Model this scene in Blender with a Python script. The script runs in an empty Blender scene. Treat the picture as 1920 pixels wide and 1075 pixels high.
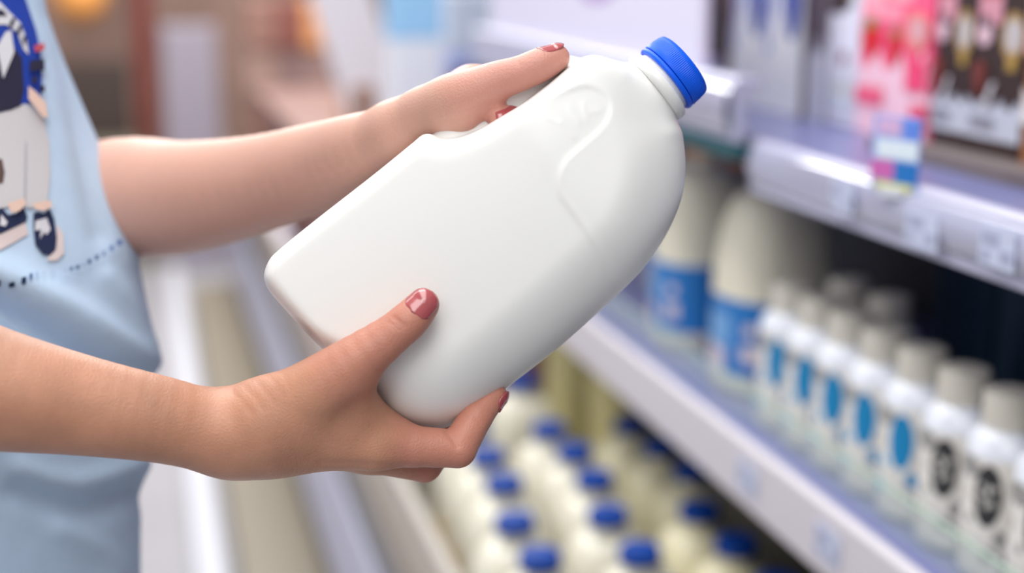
import bpy, math, random
import numpy as np
from mathutils import Vector, Matrix
from mathutils.bvhtree import BVHTree
from mathutils.geometry import delaunay_2d_cdt

random.seed(4)
SC = bpy.context.scene
COL = SC.collection
ZC = 1.5                                    # height of the eye above the floor

# ------------------------------------------------------------------ camera, world, lights, exposure
PITCH, YAW, FPX = math.radians(12.82), math.radians(14.55), 2667.0
FWD = np.array([math.sin(YAW) * math.cos(PITCH), math.cos(YAW) * math.cos(PITCH), -math.sin(PITCH)])
RGT = np.array([math.cos(YAW), -math.sin(YAW), 0.0])
UPV = np.cross(RGT, FWD)
EYE = np.array([0.0, 0.0, ZC])
cam = bpy.data.cameras.new('camera')
cam.lens, cam.sensor_width, cam.sensor_fit = 50.0, 36.0, 'HORIZONTAL'
cam.clip_start, cam.clip_end = 0.02, 60
cam.dof.use_dof, cam.dof.focus_distance, cam.dof.aperture_fstop = True, 0.745, 2.6
camo = bpy.data.objects.new('camera', cam)
COL.objects.link(camo)
camo.matrix_world = Matrix(((RGT[0], UPV[0], -FWD[0], EYE[0]), (RGT[1], UPV[1], -FWD[1], EYE[1]),
                            (RGT[2], UPV[2], -FWD[2], EYE[2]), (0, 0, 0, 1)))
SC.camera = camo
wd = bpy.data.worlds.new('shop_air')
SC.world = wd
wd.use_nodes = True
wd.node_tree.nodes['Background'].inputs[0].default_value = (0.93, 0.95, 1.0, 1)
wd.node_tree.nodes['Background'].inputs[1].default_value = 0.34


def area(name, loc, aim, sx, sy, power, rgb=(1, 1, 1)):
    l = bpy.data.lights.new(name, 'AREA')
    l.shape, l.size, l.size_y, l.energy, l.color = 'RECTANGLE', sx, sy, power, rgb
    o = bpy.data.objects.new(name, l)
    COL.objects.link(o)
    o.location = loc
    o.rotation_euler = (Vector(aim) - Vector(loc)).to_track_quat('-Z', 'Y').to_euler()
    return o


area('ceiling_light_row', (-0.05, 1.3, ZC + 1.35), (-0.05, 1.301, 0), 0.7, 4.5, 54, (1.0, 0.985, 0.96))
area('aisle_light_row', (-1.5, 2.2, ZC + 1.4), (0.1, 1.6, ZC - 0.4), 0.35, 6.0, 40, (1.0, 0.985, 0.96))
area('frontal_fill', (-0.7, -1.3, ZC + 1.35), (0.1, 0.9, ZC - 0.2), 2.0, 1.2, 24, (1.0, 0.985, 0.96))  # added fill behind the camera, brightens the fronts that face it
area('far_light_row', (0.3, 5.5, ZC + 1.5), (0.3, 5.6, 0), 1.2, 3.0, 165, (1.0, 0.97, 0.92))
area('case_canopy_light', (0.34, 1.7, ZC + 0.75), (0.75, 1.7, ZC - 0.35), 0.08, 4.0, 7, (0.93, 0.96, 1.0))
SC.view_settings.view_transform = 'Standard'
SC.view_settings.look = 'None'
SC.view_settings.exposure = 0.0
SC.view_settings.gamma = 1.0
SC.view_settings.use_curve_mapping = False


# ------------------------------------------------------------------ helpers
def lin(c):
    return tuple(((x / 255) / 12.92 if x / 255 <= 0.04045 else ((x / 255 + 0.055) / 1.055) ** 2.4) for x in c)


MATS = {}


def mat(name, rgb, rough=0.5, spec=0.5, sss=0.0, radius=(1, 0.3, 0.15), sscale=0.004, coat=0.0, noise=0.0, nscale=20.0,
        bump=0.0, bscale=300.0, trans=0.0, alpha=1.0, metal=0.0):
    if name in MATS:
        return MATS[name]
    m = bpy.data.materials.new(name)
    m.use_nodes = True
    nt = m.node_tree
    b = nt.nodes['Principled BSDF']
    c = lin(rgb) + (1,)
    b.inputs['Base Color'].default_value = c
    b.inputs['Roughness'].default_value = rough
    b.inputs['Specular IOR Level'].default_value = spec
    b.inputs['Metallic'].default_value = metal
    b.inputs['Coat Weight'].default_value = coat
    b.inputs['Coat Roughness'].default_value = 0.12
    b.inputs['Transmission Weight'].default_value = trans
    b.inputs['Alpha'].default_value = alpha
    if sss:
        b.inputs['Subsurface Weight'].default_value = sss
        b.inputs['Subsurface Radius'].default_value = radius
        b.inputs['Subsurface Scale'].default_value = sscale
    tc = nt.nodes.new('ShaderNodeTexCoord')
    if noise:
        n = nt.nodes.new('ShaderNodeTexNoise')
        n.inputs['Scale'].default_value = nscale
        n.inputs['Detail'].default_value = 4
        nt.links.new(tc.outputs['Object'], n.inputs['Vector'])
        r = nt.nodes.new('ShaderNodeValToRGB')
        r.color_ramp.elements[0].position, r.color_ramp.elements[1].position = 0.3, 0.7
        r.color_ramp.elements[0].color = tuple(x * (1 - noise) for x in c[:3]) + (1,)
        r.color_ramp.elements[1].color = tuple(min(1, x * (1 + noise)) for x in c[:3]) + (1,)
        nt.links.new(n.outputs['Fac'], r.inputs[0])
        nt.links.new(r.outputs[0], b.inputs['Base Color'])
    if bump:
        n2 = nt.nodes.new('ShaderNodeTexNoise')
        n2.inputs['Scale'].default_value = bscale
        n2.inputs['Detail'].default_value = 3
        nt.links.new(tc.outputs['Object'], n2.inputs['Vector'])
        bp = nt.nodes.new('ShaderNodeBump')
        bp.inputs['Strength'].default_value = bump
        bp.inputs['Distance'].default_value = 0.001
        nt.links.new(n2.outputs['Fac'], bp.inputs['Height'])
        nt.links.new(bp.outputs[0], b.inputs['Normal'])
    MATS[name] = m
    return m


def tag(o, label=None, cat=None, group=None, kind=None):
    for k, v in (('label', label), ('category', cat), ('group', group), ('kind', kind)):
        if v:
            o[k] = v
    return o


def empty(name, loc=(0, 0, 0), label=None, cat=None, group=None, rz=0.0):
    o = bpy.data.objects.new(name, None)
    COL.objects.link(o)
    o.empty_display_size = 0.02
    o.location = loc
    o.rotation_euler = (0, 0, rz)
    return tag(o, label, cat, group)


def copy_tree(o, parent=None):
    c = o.copy()
    COL.objects.link(c)
    c.parent = parent
    for ch in list(o.children):
        copy_tree(ch, c)
    return c


class MB:
    """Collects simple shapes; build() links them as ONE mesh object."""

    def __init__(self):
        self.v, self.f, self.m, self.mats = [], [], [], []

    def mi(self, m):
        if m not in self.mats:
            self.mats.append(m)
        return self.mats.index(m)

    def add(self, vs, fs, m):
        b, i = len(self.v), self.mi(m)
        self.v += [tuple(p) for p in vs]
        self.f += [tuple(b + k for k in f) for f in fs]
        self.m += [i] * len(fs)

    def box(self, lo, hi, m):
        x0, y0, z0 = lo
        x1, y1, z1 = hi
        self.add([(x0, y0, z0), (x1, y0, z0), (x1, y1, z0), (x0, y1, z0), (x0, y0, z1), (x1, y0, z1), (x1, y1, z1), (x0, y1, z1)],
                 [(0, 3, 2, 1), (4, 5, 6, 7), (0, 1, 5, 4), (1, 2, 6, 5), (2, 3, 7, 6), (3, 0, 4, 7)], m)

    def prism(self, pts, y0, y1, m):
        """outline pts (x, z) swept along y"""
        n = len(pts)
        vs = [(p[0], y0, p[1]) for p in pts] + [(p[0], y1, p[1]) for p in pts]
        fs = [(i, (i + 1) % n, n + (i + 1) % n, n + i) for i in range(n)]
        fs += [tuple(range(n - 1, -1, -1)), tuple(range(n, 2 * n))]
        self.add(vs, fs, m)

    def loft(self, rings, m, cap0=True, cap1=True):
        n = len(rings[0])
        vs = [p for r in rings for p in r]
        fs = []
        for k in range(len(rings) - 1):
            for i in range(n):
                fs.append((k * n + i, k * n + (i + 1) % n, (k + 1) * n + (i + 1) % n, (k + 1) * n + i))
        if cap0:
            fs.append(tuple(range(n - 1, -1, -1)))
        if cap1:
            fs.append(tuple((len(rings) - 1) * n + i for i in range(n)))
        self.add(vs, fs, m)

    def lathe(self, prof, m, c=(0, 0, 0), n=32, cap0=True, cap1=True):
        rings = [[(c[0] + r * math.cos(2 * math.pi * i / n), c[1] + r * math.sin(2 * math.pi * i / n), c[2] + z) for i in range(n)] for r, z in prof]
        self.loft(rings, m, cap0, cap1)

    def tube(self, path, rad, m, n=10):
        path = [Vector(p) for p in path]
        rings, side = [], None
        for i, p in enumerate(path):
            t = (path[min(i + 1, len(path) - 1)] - path[max(i - 1, 0)]).normalized()
            if side is None:
                side = t.orthogonal().normalized()
            side = (side - t * side.dot(t)).normalized()
            b = t.cross(side)
            r = rad[i] if isinstance(rad, (list, tuple)) else rad
            rings.append([tuple(p + side * r * math.cos(2 * math.pi * k / n) + b * r * math.sin(2 * math.pi * k / n)) for k in range(n)])
        self.loft(rings, m)

    def build(self, name, parent=None, bevel=0.0, smooth=False, loc=None):
        me = bpy.data.meshes.new(name)
        me.from_pydata(self.v, [], self.f)
        for m in self.mats:
            me.materials.append(m)
        me.polygons.foreach_set('material_index', self.m)
        if smooth:
            me.polygons.foreach_set('use_smooth', [True] * len(me.polygons))
        me.update()
        o = bpy.data.objects.new(name, me)
        COL.objects.link(o)
        o.parent = parent
        if loc:
            o.location = loc
        if bevel:
            bv = o.modifiers.new('bevel', 'BEVEL')
            bv.width, bv.segments, bv.limit_method = bevel, 2, 'ANGLE'
        if smooth:
            me.set_sharp_from_angle(angle=math.radians(40))
        return o


def np_mesh(name, V, F, m, parent=None):
    me = bpy.data.meshes.new(name)
    me.vertices.add(len(V))
    me.vertices.foreach_set('co', np.ascontiguousarray(V, np.float32).ravel())
    me.loops.add(F.size)
    me.loops.foreach_set('vertex_index', F.astype(np.int32).ravel())
    me.polygons.add(len(F))
    me.polygons.foreach_set('loop_start', np.arange(0, F.size, F.shape[1], dtype=np.int32))
    me.polygons.foreach_set('loop_total', np.full(len(F), F.shape[1], np.int32))
    me.polygons.foreach_set('use_smooth', np.ones(len(F), bool))
    me.update(calc_edges=True)
    me.validate()
    me.materials.append(m)
    o = bpy.data.objects.new(name, me)
    COL.objects.link(o)
    o.parent = parent
    return o


def smin(a, b, k):
    h = np.maximum(k - np.abs(a - b), 0) / k
    return np.minimum(a, b) - h * h * k * 0.25


def surface_nets(field, lo, hi, h, B=24, slack=1.0, project=2, eps=None):
    """Meshes field(points, block_centre, block_radius) = 0 on blocks near the surface."""
    lo, hi = np.asarray(lo, float), np.asarray(hi, float)
    nb = np.ceil((hi - lo) / (h * B)).astype(int)
    cen = np.stack(np.meshgrid(*[lo[i] + (np.arange(nb[i]) + 0.5) * h * B for i in range(3)], indexing='ij'), -1).reshape(-1, 3)
    dc = np.abs(field(cen, None, None))
    rad = h * B * 0.5 * math.sqrt(3)
    act = np.nonzero(dc < rad * slack + 0.004)[0]
    N = (nb * B + 2).astype(np.int64)
    g = np.arange(B + 1)
    off = np.stack(np.meshgrid(g, g, g, indexing='ij'), -1).reshape(-1, 3)
    keys, pts, quads = [], [], []
    bi = np.stack(np.unravel_index(act, nb), -1)
    for a, b in zip(act, bi):
        base = b * B
        P = (lo + (off + base) * h)
        D = field(P, cen[a], rad).reshape(B + 1, B + 1, B + 1)
        S = D < 0
        if S.all() or not S.any():
            continue
        c = S[:-1, :-1, :-1].astype(np.int8)
        tot = sum(S[i:B + i, j:B + j, k:B + k].astype(np.int8) for i in (0, 1) for j in (0, 1) for k in (0, 1))
        cell = np.argwhere((tot > 0) & (tot < 8))
        if not len(cell):
            continue
        acc, cnt = np.zeros((len(cell), 3)), np.zeros(len(cell))
        for ax in range(3):
            o1, o2 = [x for x in range(3) if x != ax]
            for p in (0, 1):
                for q in (0, 1):
                    s = np.zeros(3, int)
                    s[o1], s[o2] = p, q
                    e = s.copy()
                    e[ax] = 1
                    i0, i1 = cell + s, cell + e
                    d0, d1 = D[i0[:, 0], i0[:, 1], i0[:, 2]], D[i1[:, 0], i1[:, 1], i1[:, 2]]
                    x = (d0 < 0) != (d1 < 0)
                    t = np.where(x, d0 / np.where(x, d0 - d1, 1), 0)
                    pos = i0 + t[:, None] * (e - s)
                    acc += pos * x[:, None]
                    cnt += x
        pts.append(lo + (acc / cnt[:, None] + base) * h)
        gc = cell + base + 1
        keys.append((gc[:, 0] * N[1] + gc[:, 1]) * N[2] + gc[:, 2])
        for ax in range(3):
            o1, o2 = (ax + 1) % 3, (ax + 2) % 3
            sl0, sl1 = [slice(0, B)] * 3, [slice(0, B)] * 3
            sl1[ax] = slice(1, B + 1)
            A0, A1 = S[tuple(sl0)], S[tuple(sl1)]
            for flip, msk in ((False, A0 & ~A1), (True, ~A0 & A1)):
                e = np.argwhere(msk)
                if not len(e):
                    continue
                e = e + base + 1
                q = []
                for da, db in ((0, 0), (-1, 0), (-1, -1), (0, -1)):
                    z = e.copy()
                    z[:, o1] += da
                    z[:, o2] += db
                    q.append((z[:, 0] * N[1] + z[:, 1]) * N[2] + z[:, 2])
                q = np.stack(q, 1)
                quads.append(q[:, ::-1] if flip else q)
    K, V, Q = np.concatenate(keys), np.concatenate(pts), np.concatenate(quads)
    o = np.argsort(K)
    K, V = K[o], V[o]
    ix = np.clip(np.searchsorted(K, Q), 0, len(K) - 1)
    ok = (K[ix] == Q).all(1)
    F = ix[ok]
    e = eps or h * 0.4
    for _ in range(project):
        V = V - newton(field, V, e, h)
    return V, F


def newton(field, V, e, h):
    """Newton step onto field = 0, worked through in spatial chunks so that far limbs can be skipped."""
    out = np.zeros_like(V)
    c = np.floor(V / 0.06).astype(np.int64)
    key = (c[:, 0] * 4096 + c[:, 1]) * 4096 + c[:, 2]
    order = np.argsort(key, kind='stable')
    cut = np.nonzero(np.diff(key[order]))[0] + 1
    for idx in np.split(order, cut):
        P = V[idx]
        m = (P.max(0) + P.min(0)) / 2
        r = 0.056
        d = field(P, m, r)
        gr = np.stack([(field(P + np.eye(3)[i] * e, m, r) - field(P - np.eye(3)[i] * e, m, r)) / (2 * e) for i in range(3)], -1)
        st = (d / np.maximum((gr ** 2).sum(1), 0.05))[:, None] * gr
        n = np.linalg.norm(st, axis=1, keepdims=True)
        out[idx] = st * np.minimum(1, h / np.maximum(n, 1e-9))
    return out


def at(px, py, d):
    """point seen at that place of the 1920 x 1075 frame, d metres in front of the lens plane"""
    return EYE + d * (FWD + RGT * (px - 960) / FPX - UPV * (py - 537.5) / FPX)


def catmull(pts, n=6, closed=False):
    pts = [np.asarray(p, float) for p in pts]
    N = len(pts)
    out = []
    for i in range(N if closed else N - 1):
        p0, p1, p2, p3 = (pts[(i - 1) % N] if closed or i > 0 else pts[0], pts[i], pts[(i + 1) % N], pts[(i + 2) % N] if closed or i + 2 < N else pts[-1])
        for k in range(n):
            t = k / n
            out.append(0.5 * (2 * p1 + (p2 - p0) * t + (2 * p0 - 5 * p1 + 4 * p2 - p3) * t * t + (3 * p1 - p0 - 3 * p2 + p3) * t ** 3))
    if not closed:
        out.append(pts[-1])
    return np.array(out)


def seg_dist(P, pts, closed=False):
    """distance of points P to a polyline, and the signed side of the nearest piece"""
    best, side = np.full(len(P), 1e9), np.zeros(len(P))
    M = len(pts) if closed else len(pts) - 1
    for i in range(M):
        a, b = pts[i], pts[(i + 1) % len(pts)]
        ba = b - a
        t = np.clip(((P - a) @ ba) / max(ba @ ba, 1e-12), 0, 1)
        q = P - a - t[:, None] * ba
        d = np.sqrt((q * q).sum(1))
        u = d < best
        best = np.where(u, d, best)
        if P.shape[1] == 2:
            side = np.where(u, np.sign(ba[0] * q[:, 1] - ba[1] * q[:, 0]), side)
    return best, side


# ------------------------------------------------------------------ materials
WHITE = mat('white_enamel', (226, 226, 234), 0.35)
LILAC = mat('pale_lilac_steel', (186, 186, 210), 0.38)
BLUEDECK = mat('grey_blue_deck', (112, 116, 166), 0.28)
NAVY = mat('navy_back', (18, 30, 48), 0.5)
OLIVE = mat('dark_olive_liner', (78, 74, 58), 0.6)
TEAL = mat('dark_teal_plastic', (22, 78, 88), 0.4)
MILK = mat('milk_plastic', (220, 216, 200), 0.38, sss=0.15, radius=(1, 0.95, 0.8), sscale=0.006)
MILK_SHADE = mat('shaded_milk_plastic', (220, 213, 182), 0.4, sss=0.15, radius=(1, 0.9, 0.6), sscale=0.006)  # yellower copy of the milk plastic, shelf shade put into its colour
BCAP = mat('blue_cap_plastic', (0, 60, 148), 0.5, 0.25)
OCAP = mat('orange_cap_plastic', (206, 112, 28), 0.4)
CLEAR = mat('clear_guard_plastic', (222, 240, 226), 0.08, alpha=0.14)
STRIP = mat('glossy_price_strip', (170, 171, 196), 0.10, 0.8, coat=1.0)
INK = mat('grey_print_ink', (158, 162, 188), 0.6)
DARKGREY = mat('dark_grey_gasket', (104, 104, 112), 0.5)

# ------------------------------------------------------------------ the setting
fl = MB()
fl.box((-3.5, -1.5, -0.05), (2.6, 9.0, 0.0), mat('polished_floor_tile', (168, 168, 175), 0.22, noise=0.05, nscale=3))
tag(fl.build('floor'), kind='structure')
wl = MB()
wl.box((-3.5, 9.0, 0.0), (2.6, 9.1, 3.2), mat('brown_end_wall', (168, 136, 124), 0.7, noise=0.25, nscale=2.2))
tag(wl.build('wall_back'), kind='structure')
wr = MB()
wr.box((1.75, -1.5, 0.0), (1.85, 9.0, 3.2), mat('grey_side_wall', (120, 120, 128), 0.7))
tag(wr.build('wall_right'), kind='structure')

# ------------------------------------------------------------------ refrigerated case and its shelves
Z = lambda dz: ZC + dz
case = empty('refrigerated_case', (0.36, 2.6, 0.0), 'long open chilled dairy case with pale front panel and dark back', 'fridge')


def cpart(name, mb, **k):
    o = mb.build(name, None, **k)
    o.parent = case
    o.location = (-0.36, -2.6, 0.0)
    return o


Y0, Y1 = 0.2, 6.4
b = MB(); b.box((1.12, Y0, 0.1), (1.20, Y1, ZC + 0.75), NAVY); cpart('back_panel', b)
b = MB(); b.box((0.36, Y0, Z(-1.02)), (1.12, Y1, Z(-0.965)), OLIVE); cpart('well_floor', b)
b = MB(); b.box((0.345, Y0, Z(-1.31)), (0.40, Y1, Z(-1.035)), LILAC); cpart('front_panel', b, bevel=0.008)
b = MB(); b.box((0.352, Y0, Z(-1.035)), (0.40, Y1, Z(-0.965)), DARKGREY); cpart('gasket_groove', b)
b = MB(); b.box((0.17, Y0, 0.001), (1.12, Y1, 0.09), mat('kick_shadow_grey', (132, 124, 110), 0.5)); b.box((0.42, Y0, 0.09), (1.12, Y1, Z(-1.30)), mat('kick_shadow_grey', (132, 124, 110), 0.5)); cpart('kick_and_shadow', b)  # low front box puts the case's floor shadow into brown-grey colour
b = MB(); b.box((0.358, Y0, Z(-0.965)), (0.366, Y1, Z(-0.80)), mat('tinted_case_glass', (226, 208, 190), 0.15, alpha=0.42)); cpart('front_glass', b)
b = MB(); b.box((0.352, Y0, Z(-0.80)), (0.372, Y1, Z(-0.785)), mat('glass_rim', (172, 166, 158), 0.4)); cpart('glass_rim', b, bevel=0.004)
b = MB(); b.prism([(0.058, 0.0), (0.148, 0.0), (0.148, 0.035), (0.135, 0.055), (0.071, 0.055), (0.058, 0.035)], -0.9, 7.0, mat('white_bumper', (208, 210, 220), 0.3))
o = b.build('bumper_rail', bevel=0.006)
tag(o, 'white bumper rail running along the floor in front of the chilled case', 'rail')


def price_label(parent, y, z, x, w=0.05, hgt=0.034, rows=3, tilt=0.0):
    """small paper ticket with printed bars in the shelf rail"""
    m = MB()
    paper = mat('ticket_paper', (190, 196, 220), 0.5)
    m.box((x - 0.0012, y - w / 2, z - hgt / 2), (x, y + w / 2, z + hgt / 2), paper)
    for (a0, a1, b0, b1) in ((-.42, .05, .05, .36), (-.42, -.2, -.36, -.12), (.12, .42, -.30, -.02)):
        m.box((x - 0.0018, y - a1 * w, z + b0 * hgt), (x - 0.001, y - a0 * w, z + b1 * hgt), INK)
    return m.build('price_label', parent)


def wavy_strip(parent, x, y0, y1, zc, half, name='price_strip', amp=0.006, seed=0.0, mt=None):
    """bulging, gently warped clear-coated plastic strip along a shelf front"""
    rows, n = 11, 120
    V, F = [], []
    for i in range(n + 1):
        y = y0 + (y1 - y0) * i / n
        wv = math.sin(y * 9 + seed) + 0.6 * math.sin(y * 17 + 2.1 + seed)
        for j in range(rows):
            a = -1 + 2 * j / (rows - 1)
            bul = 0.006 * (1 - a * a) * (1 + 0.4 * wv) + 0.0015
            V.append((x - bul, y, zc + a * half + amp * 0.25 * wv * (1 - a * a)))
    for i in range(n):
        for j in range(rows - 1):
            p = i * rows + j
            F.append((p, p + rows, p + rows + 1, p + 1))
    m = MB(); m.add(V, [f[::-1] for f in F], mt or STRIP)
    o = m.build(name, parent, smooth=True)
    s = o.modifiers.new('thick', 'SOLIDIFY'); s.thickness = 0.001
    return o


def shelf(label, y0, y1, x0, ztop, lip0, lip1, depth, ly0, ly1, lipmat, deckmat, warp):
    r = empty('display_shelf', (0, 0, 0), label, 'shelf', 'case shelves')
    m = MB(); m.box((x0 + 0.0125, y0, ztop - 0.016), (x0 + depth - .002, y1, ztop), deckmat); m.build('deck', r, bevel=0.002)
    m = MB()
    m.prism([(x0 + 0.012, lip0), (x0, lip0 + 0.004), (x0, lip1 - 0.004), (x0 + 0.004, lip1), (x0 + 0.012, lip1)], ly0, ly1, lipmat)
    lip = m.build('price_rail', r, bevel=0.0015)
    if warp:
        wavy_strip(lip, x0, ly0 + 0.004, ly1 - 0.006, (lip0 + lip1) / 2 + 0.004, (lip1 - lip0) / 2 - 0.01)
    return r, lip


up, uplip = shelf('upper shelf holding the pink and brown cartons behind price tickets', 0.3, 2.62, 0.62, Z(-0.183), Z(-0.240), Z(-0.181), 0.5, 0.3, 1.385, LILAC, BLUEDECK, True)
lo, lolip = shelf('lower shelf carrying spotted bottles and blue label jugs behind a clear guard', 0.3, 2.62, 0.62, Z(-0.520), Z(-0.590), Z(-0.513), 0.5, 0.3, 2.62, mat('pale_pink_lilac_steel', (206, 200, 208), 0.35), BLUEDECK, False)
m = MB(); m.box((0.656, 0.3, Z(-0.5195)), (0.658, 2.6, Z(-0.478)), CLEAR); m.build('clear_guard', lo)
m = MB(); m.box((0.6555, 0.3, Z(-0.480)), (0.6585, 2.6, Z(-0.4775)), mat('green_guard_edge', (176, 200, 186), 0.2)); m.build('guard_edge', lo)
for (y, z, w) in ((1.022, -0.213, .05), (0.915, -0.207, .045), (1.16, -0.207, .04)):
    price_label(uplip, y, Z(z), 0.6112, w, 0.03)
for y in (1.36, 1.17):
    price_label(lolip, y, Z(-0.55), 0.6195, 0.05, 0.034)
ft = empty('promo_tray', (0, 0, 0), 'short raised tray with glossy white lip beyond the end of upper shelf', 'tray')
m = MB(); m.box((0.60, 1.3855, Z(-0.205)), (0.6315, 2.60, Z(-0.186)), TEAL); m.build('tray_base', ft, bevel=0.004)
m = MB(); m.prism([(0.612, Z(-0.187)), (0.600, Z(-0.184)), (0.600, Z(-0.120)), (0.606, Z(-0.116)), (0.612, Z(-0.116))], 1.3855, 2.60, mat('tray_white', (182, 184, 210), 0.35)); lp = m.build('tray_lip', ft, bevel=0.002)
m = MB(); m.box((0.612, 1.3855, Z(-0.13)), (0.6315, 2.60, Z(-0.119)), mat('tray_white', (182, 184, 210))); m.build('tray_deck', ft)
wavy_strip(lp, 0.600, 1.39, 1.68, Z(-0.152), 0.026, seed=2.0)


def pack(name, loc, size, c, label, cat, group=None, lean=(0, 0, 0), top=None):
    r = empty(name, loc, label, cat, group)
    r.rotation_euler = lean
    w, d, h = size
    m = MB(); m.box((-w / 2, -d / 2, 0), (w / 2, d / 2, h), mat('pack_%d_%d_%d' % c, c, 0.5)); m.build('box_body', r, bevel=0.008)
    if top:
        m = MB(); m.box((-w / 2 - .002, -d / 2 - .002, h * .72), (w / 2 + .002, d / 2 + .002, h + .003), mat('pack_%d_%d_%d' % top, top, 0.5)); m.build('top_band', r, bevel=0.008)
    return r


# ------------------------------------------------------------------ spotted bottles on the lower shelf
def dots_on_cylinder(mb, R, dots):
    """printed discs lying on a bottle wall: (azimuth, z, radius_w, radius_h, material)"""
    for az, z, rw, rh, m in dots:
        n, rr = 28, 5
        vs, fs = [], []
        for k in range(rr + 1):
            for i in range(n):
                t = 2 * math.pi * i / n
                a = az + (k / rr) * rw * math.cos(t) / R
                vs.append(((R + 0.0005) * math.cos(a), (R + 0.0005) * math.sin(a), z + (k / rr) * rh * math.sin(t)))
        for k in range(rr):
            for i in range(n):
                fs.append((k * n + i, (k + 1) * n + i, (k + 1) * n + (i + 1) % n, k * n + (i + 1) % n))
        mb.add(vs, fs, m)


BW = mat('spotted_bottle_white', (226, 222, 216), 0.42, sss=0.1, radius=(1, 1, 1), sscale=0.004)
BSH = mat('bottle_shoulder_white', (232, 236, 246), 0.22, coat=0.6)
CAPW = mat('off_white_cap', (216, 210, 198), 0.5)
DBLUE, DSKY = mat('dot_blue', (0, 128, 184), 0.5), mat('dot_sky', (96, 178, 226), 0.5)
DBLK, DGRY, DLG = mat('dot_black', (44, 44, 46), 0.5), mat('dot_grey', (150, 148, 146), 0.5), mat('dot_pale', (206, 196, 188), 0.5)


def make_bottle(blue):
    r = empty('spotted_bottle')
    R = 0.0348
    m = MB()
    m.lathe([(0.028, 0.0), (0.0325, 0.003), (R, 0.009), (R, 0.060), (R, 0.113)], BW, n=40)
    m.build('body', r, smooth=True)
    m = MB()
    m.lathe([(R, 0.113), (R - 0.0006, 0.119), (0.0315, 0.126), (0.028, 0.131), (0.0245, 0.134), (0.0215, 0.136), (0.0205, 0.142)], BSH, n=40)
    m.build('shoulder', r, smooth=True)
    m = MB()
    n = 48
    prof = [(0.0222, 0.136), (0.0226, 0.138), (0.0226, 0.163), (0.0218, 0.1655), (0.019, 0.1665)]
    rings = [[((q + (0.0004 if i % 2 else 0)) * math.cos(2 * math.pi * i / n), (q + (0.0004 if i % 2 else 0)) * math.sin(2 * math.pi * i / n), z) for i in range(n)] for q, z in prof]
    m.loft(rings, CAPW)
    m.build('cap', r, smooth=True)
    m = MB()
    az = math.pi + math.radians(38)
    big = DBLUE if blue else DBLK
    small = DBLUE if blue else DGRY
    D = [(az, 0.081, 0.0125, 0.0275, big), (az - 0.66, 0.103, 0.015, 0.0095, DGRY), (az + 0.35, 0.045, 0.006, 0.008, small),
         (az - 0.5, 0.058, 0.0035, 0.0045, DSKY if blue else DGRY), (az - 0.75, 0.032, 0.007, 0.008, DSKY if blue else DLG), (az + 0.1, 0.028, 0.008, 0.007, DLG if blue else DGRY),
         (az + 0.75, 0.070, 0.0045, 0.005, DLG), (az + 0.62, 0.022, 0.009, 0.009, DGRY), (az + 0.9, 0.100, 0.008, 0.008, DGRY), (az - 0.95, 0.075, 0.006, 0.007, DLG)]
    dots_on_cylinder(m, R, D)
    o = m.build('printed_spots', r, smooth=True)
    if blue:
        o['label'] = 'blue and pale printed spots'
    else:
        o['label'] = 'black and grey printed spots'
        m = MB()
        for k in range(9):          # scrawled pale mark inside the black oval
            a = az - 0.18 + 0.045 * k
            dots_on_cylinder(m, R + 0.0004, [(a, 0.081 + 0.009 * math.sin(k * 1.7), 0.0022, 0.003, mat('mark_pale', (186, 184, 180), 0.5))])
        m.build('oval_mark', o)
    return r


pb, pg = make_bottle(True), make_bottle(False)
ys = [0.940, 1.011, 1.083, 1.155, 1.226, 1.297, 1.367, 1.437]
lab = ['white bottle with black oval, nearest of the bottle row, its cap cropped by the edge',
       'white bottle with black oval, second from the near end of the bottle row',
       'white bottle with black oval standing next to the first blue oval bottle',
       'white bottle with blue oval standing next to the black oval bottles',
       'white bottle with blue oval, second along from the black oval bottles',
       'white bottle with blue oval, third along from the black oval bottles',
       'white bottle with blue oval, fourth along from the black oval bottles',
       'white bottle with blue oval, touching the big blue label jug']
ub = ug = False
for i, y in enumerate(ys):
    if i < 3:
        o = copy_tree(pg) if ug else pg
        ug = True
    else:
        o = copy_tree(pb) if ub else pb
        ub = True
    o.location = (0.700, y, Z(-0.5194))
    o.rotation_euler = (0, 0, math.radians(random.uniform(-5, 5)))
    tag(o, lab[i], 'bottle', 'front row of spotted bottles')
for (x, y, l) in ((0.776, 1.355, 'lone white capped bottle behind the front row of spotted bottles'), (0.772, 1.44, 'white bottle in second row, close behind the jug end of the bottle row')):
    o = copy_tree(pg)
    o.location = (x, y, Z(-0.5194))
    tag(o, l, 'bottle', 'second row of spotted bottles')


# ------------------------------------------------------------------ jugs
def superring(cx, cy, z, ax, ay, p, n=40):
    out = []
    for i in range(n):
        t = 2 * math.pi * i / n
        c, s = math.cos(t), math.sin(t)
        out.append((cx + ax * math.copysign(abs(c) ** (2 / p), c), cy + ay * math.copysign(abs(s) ** (2 / p), s), z))
    return out


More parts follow.
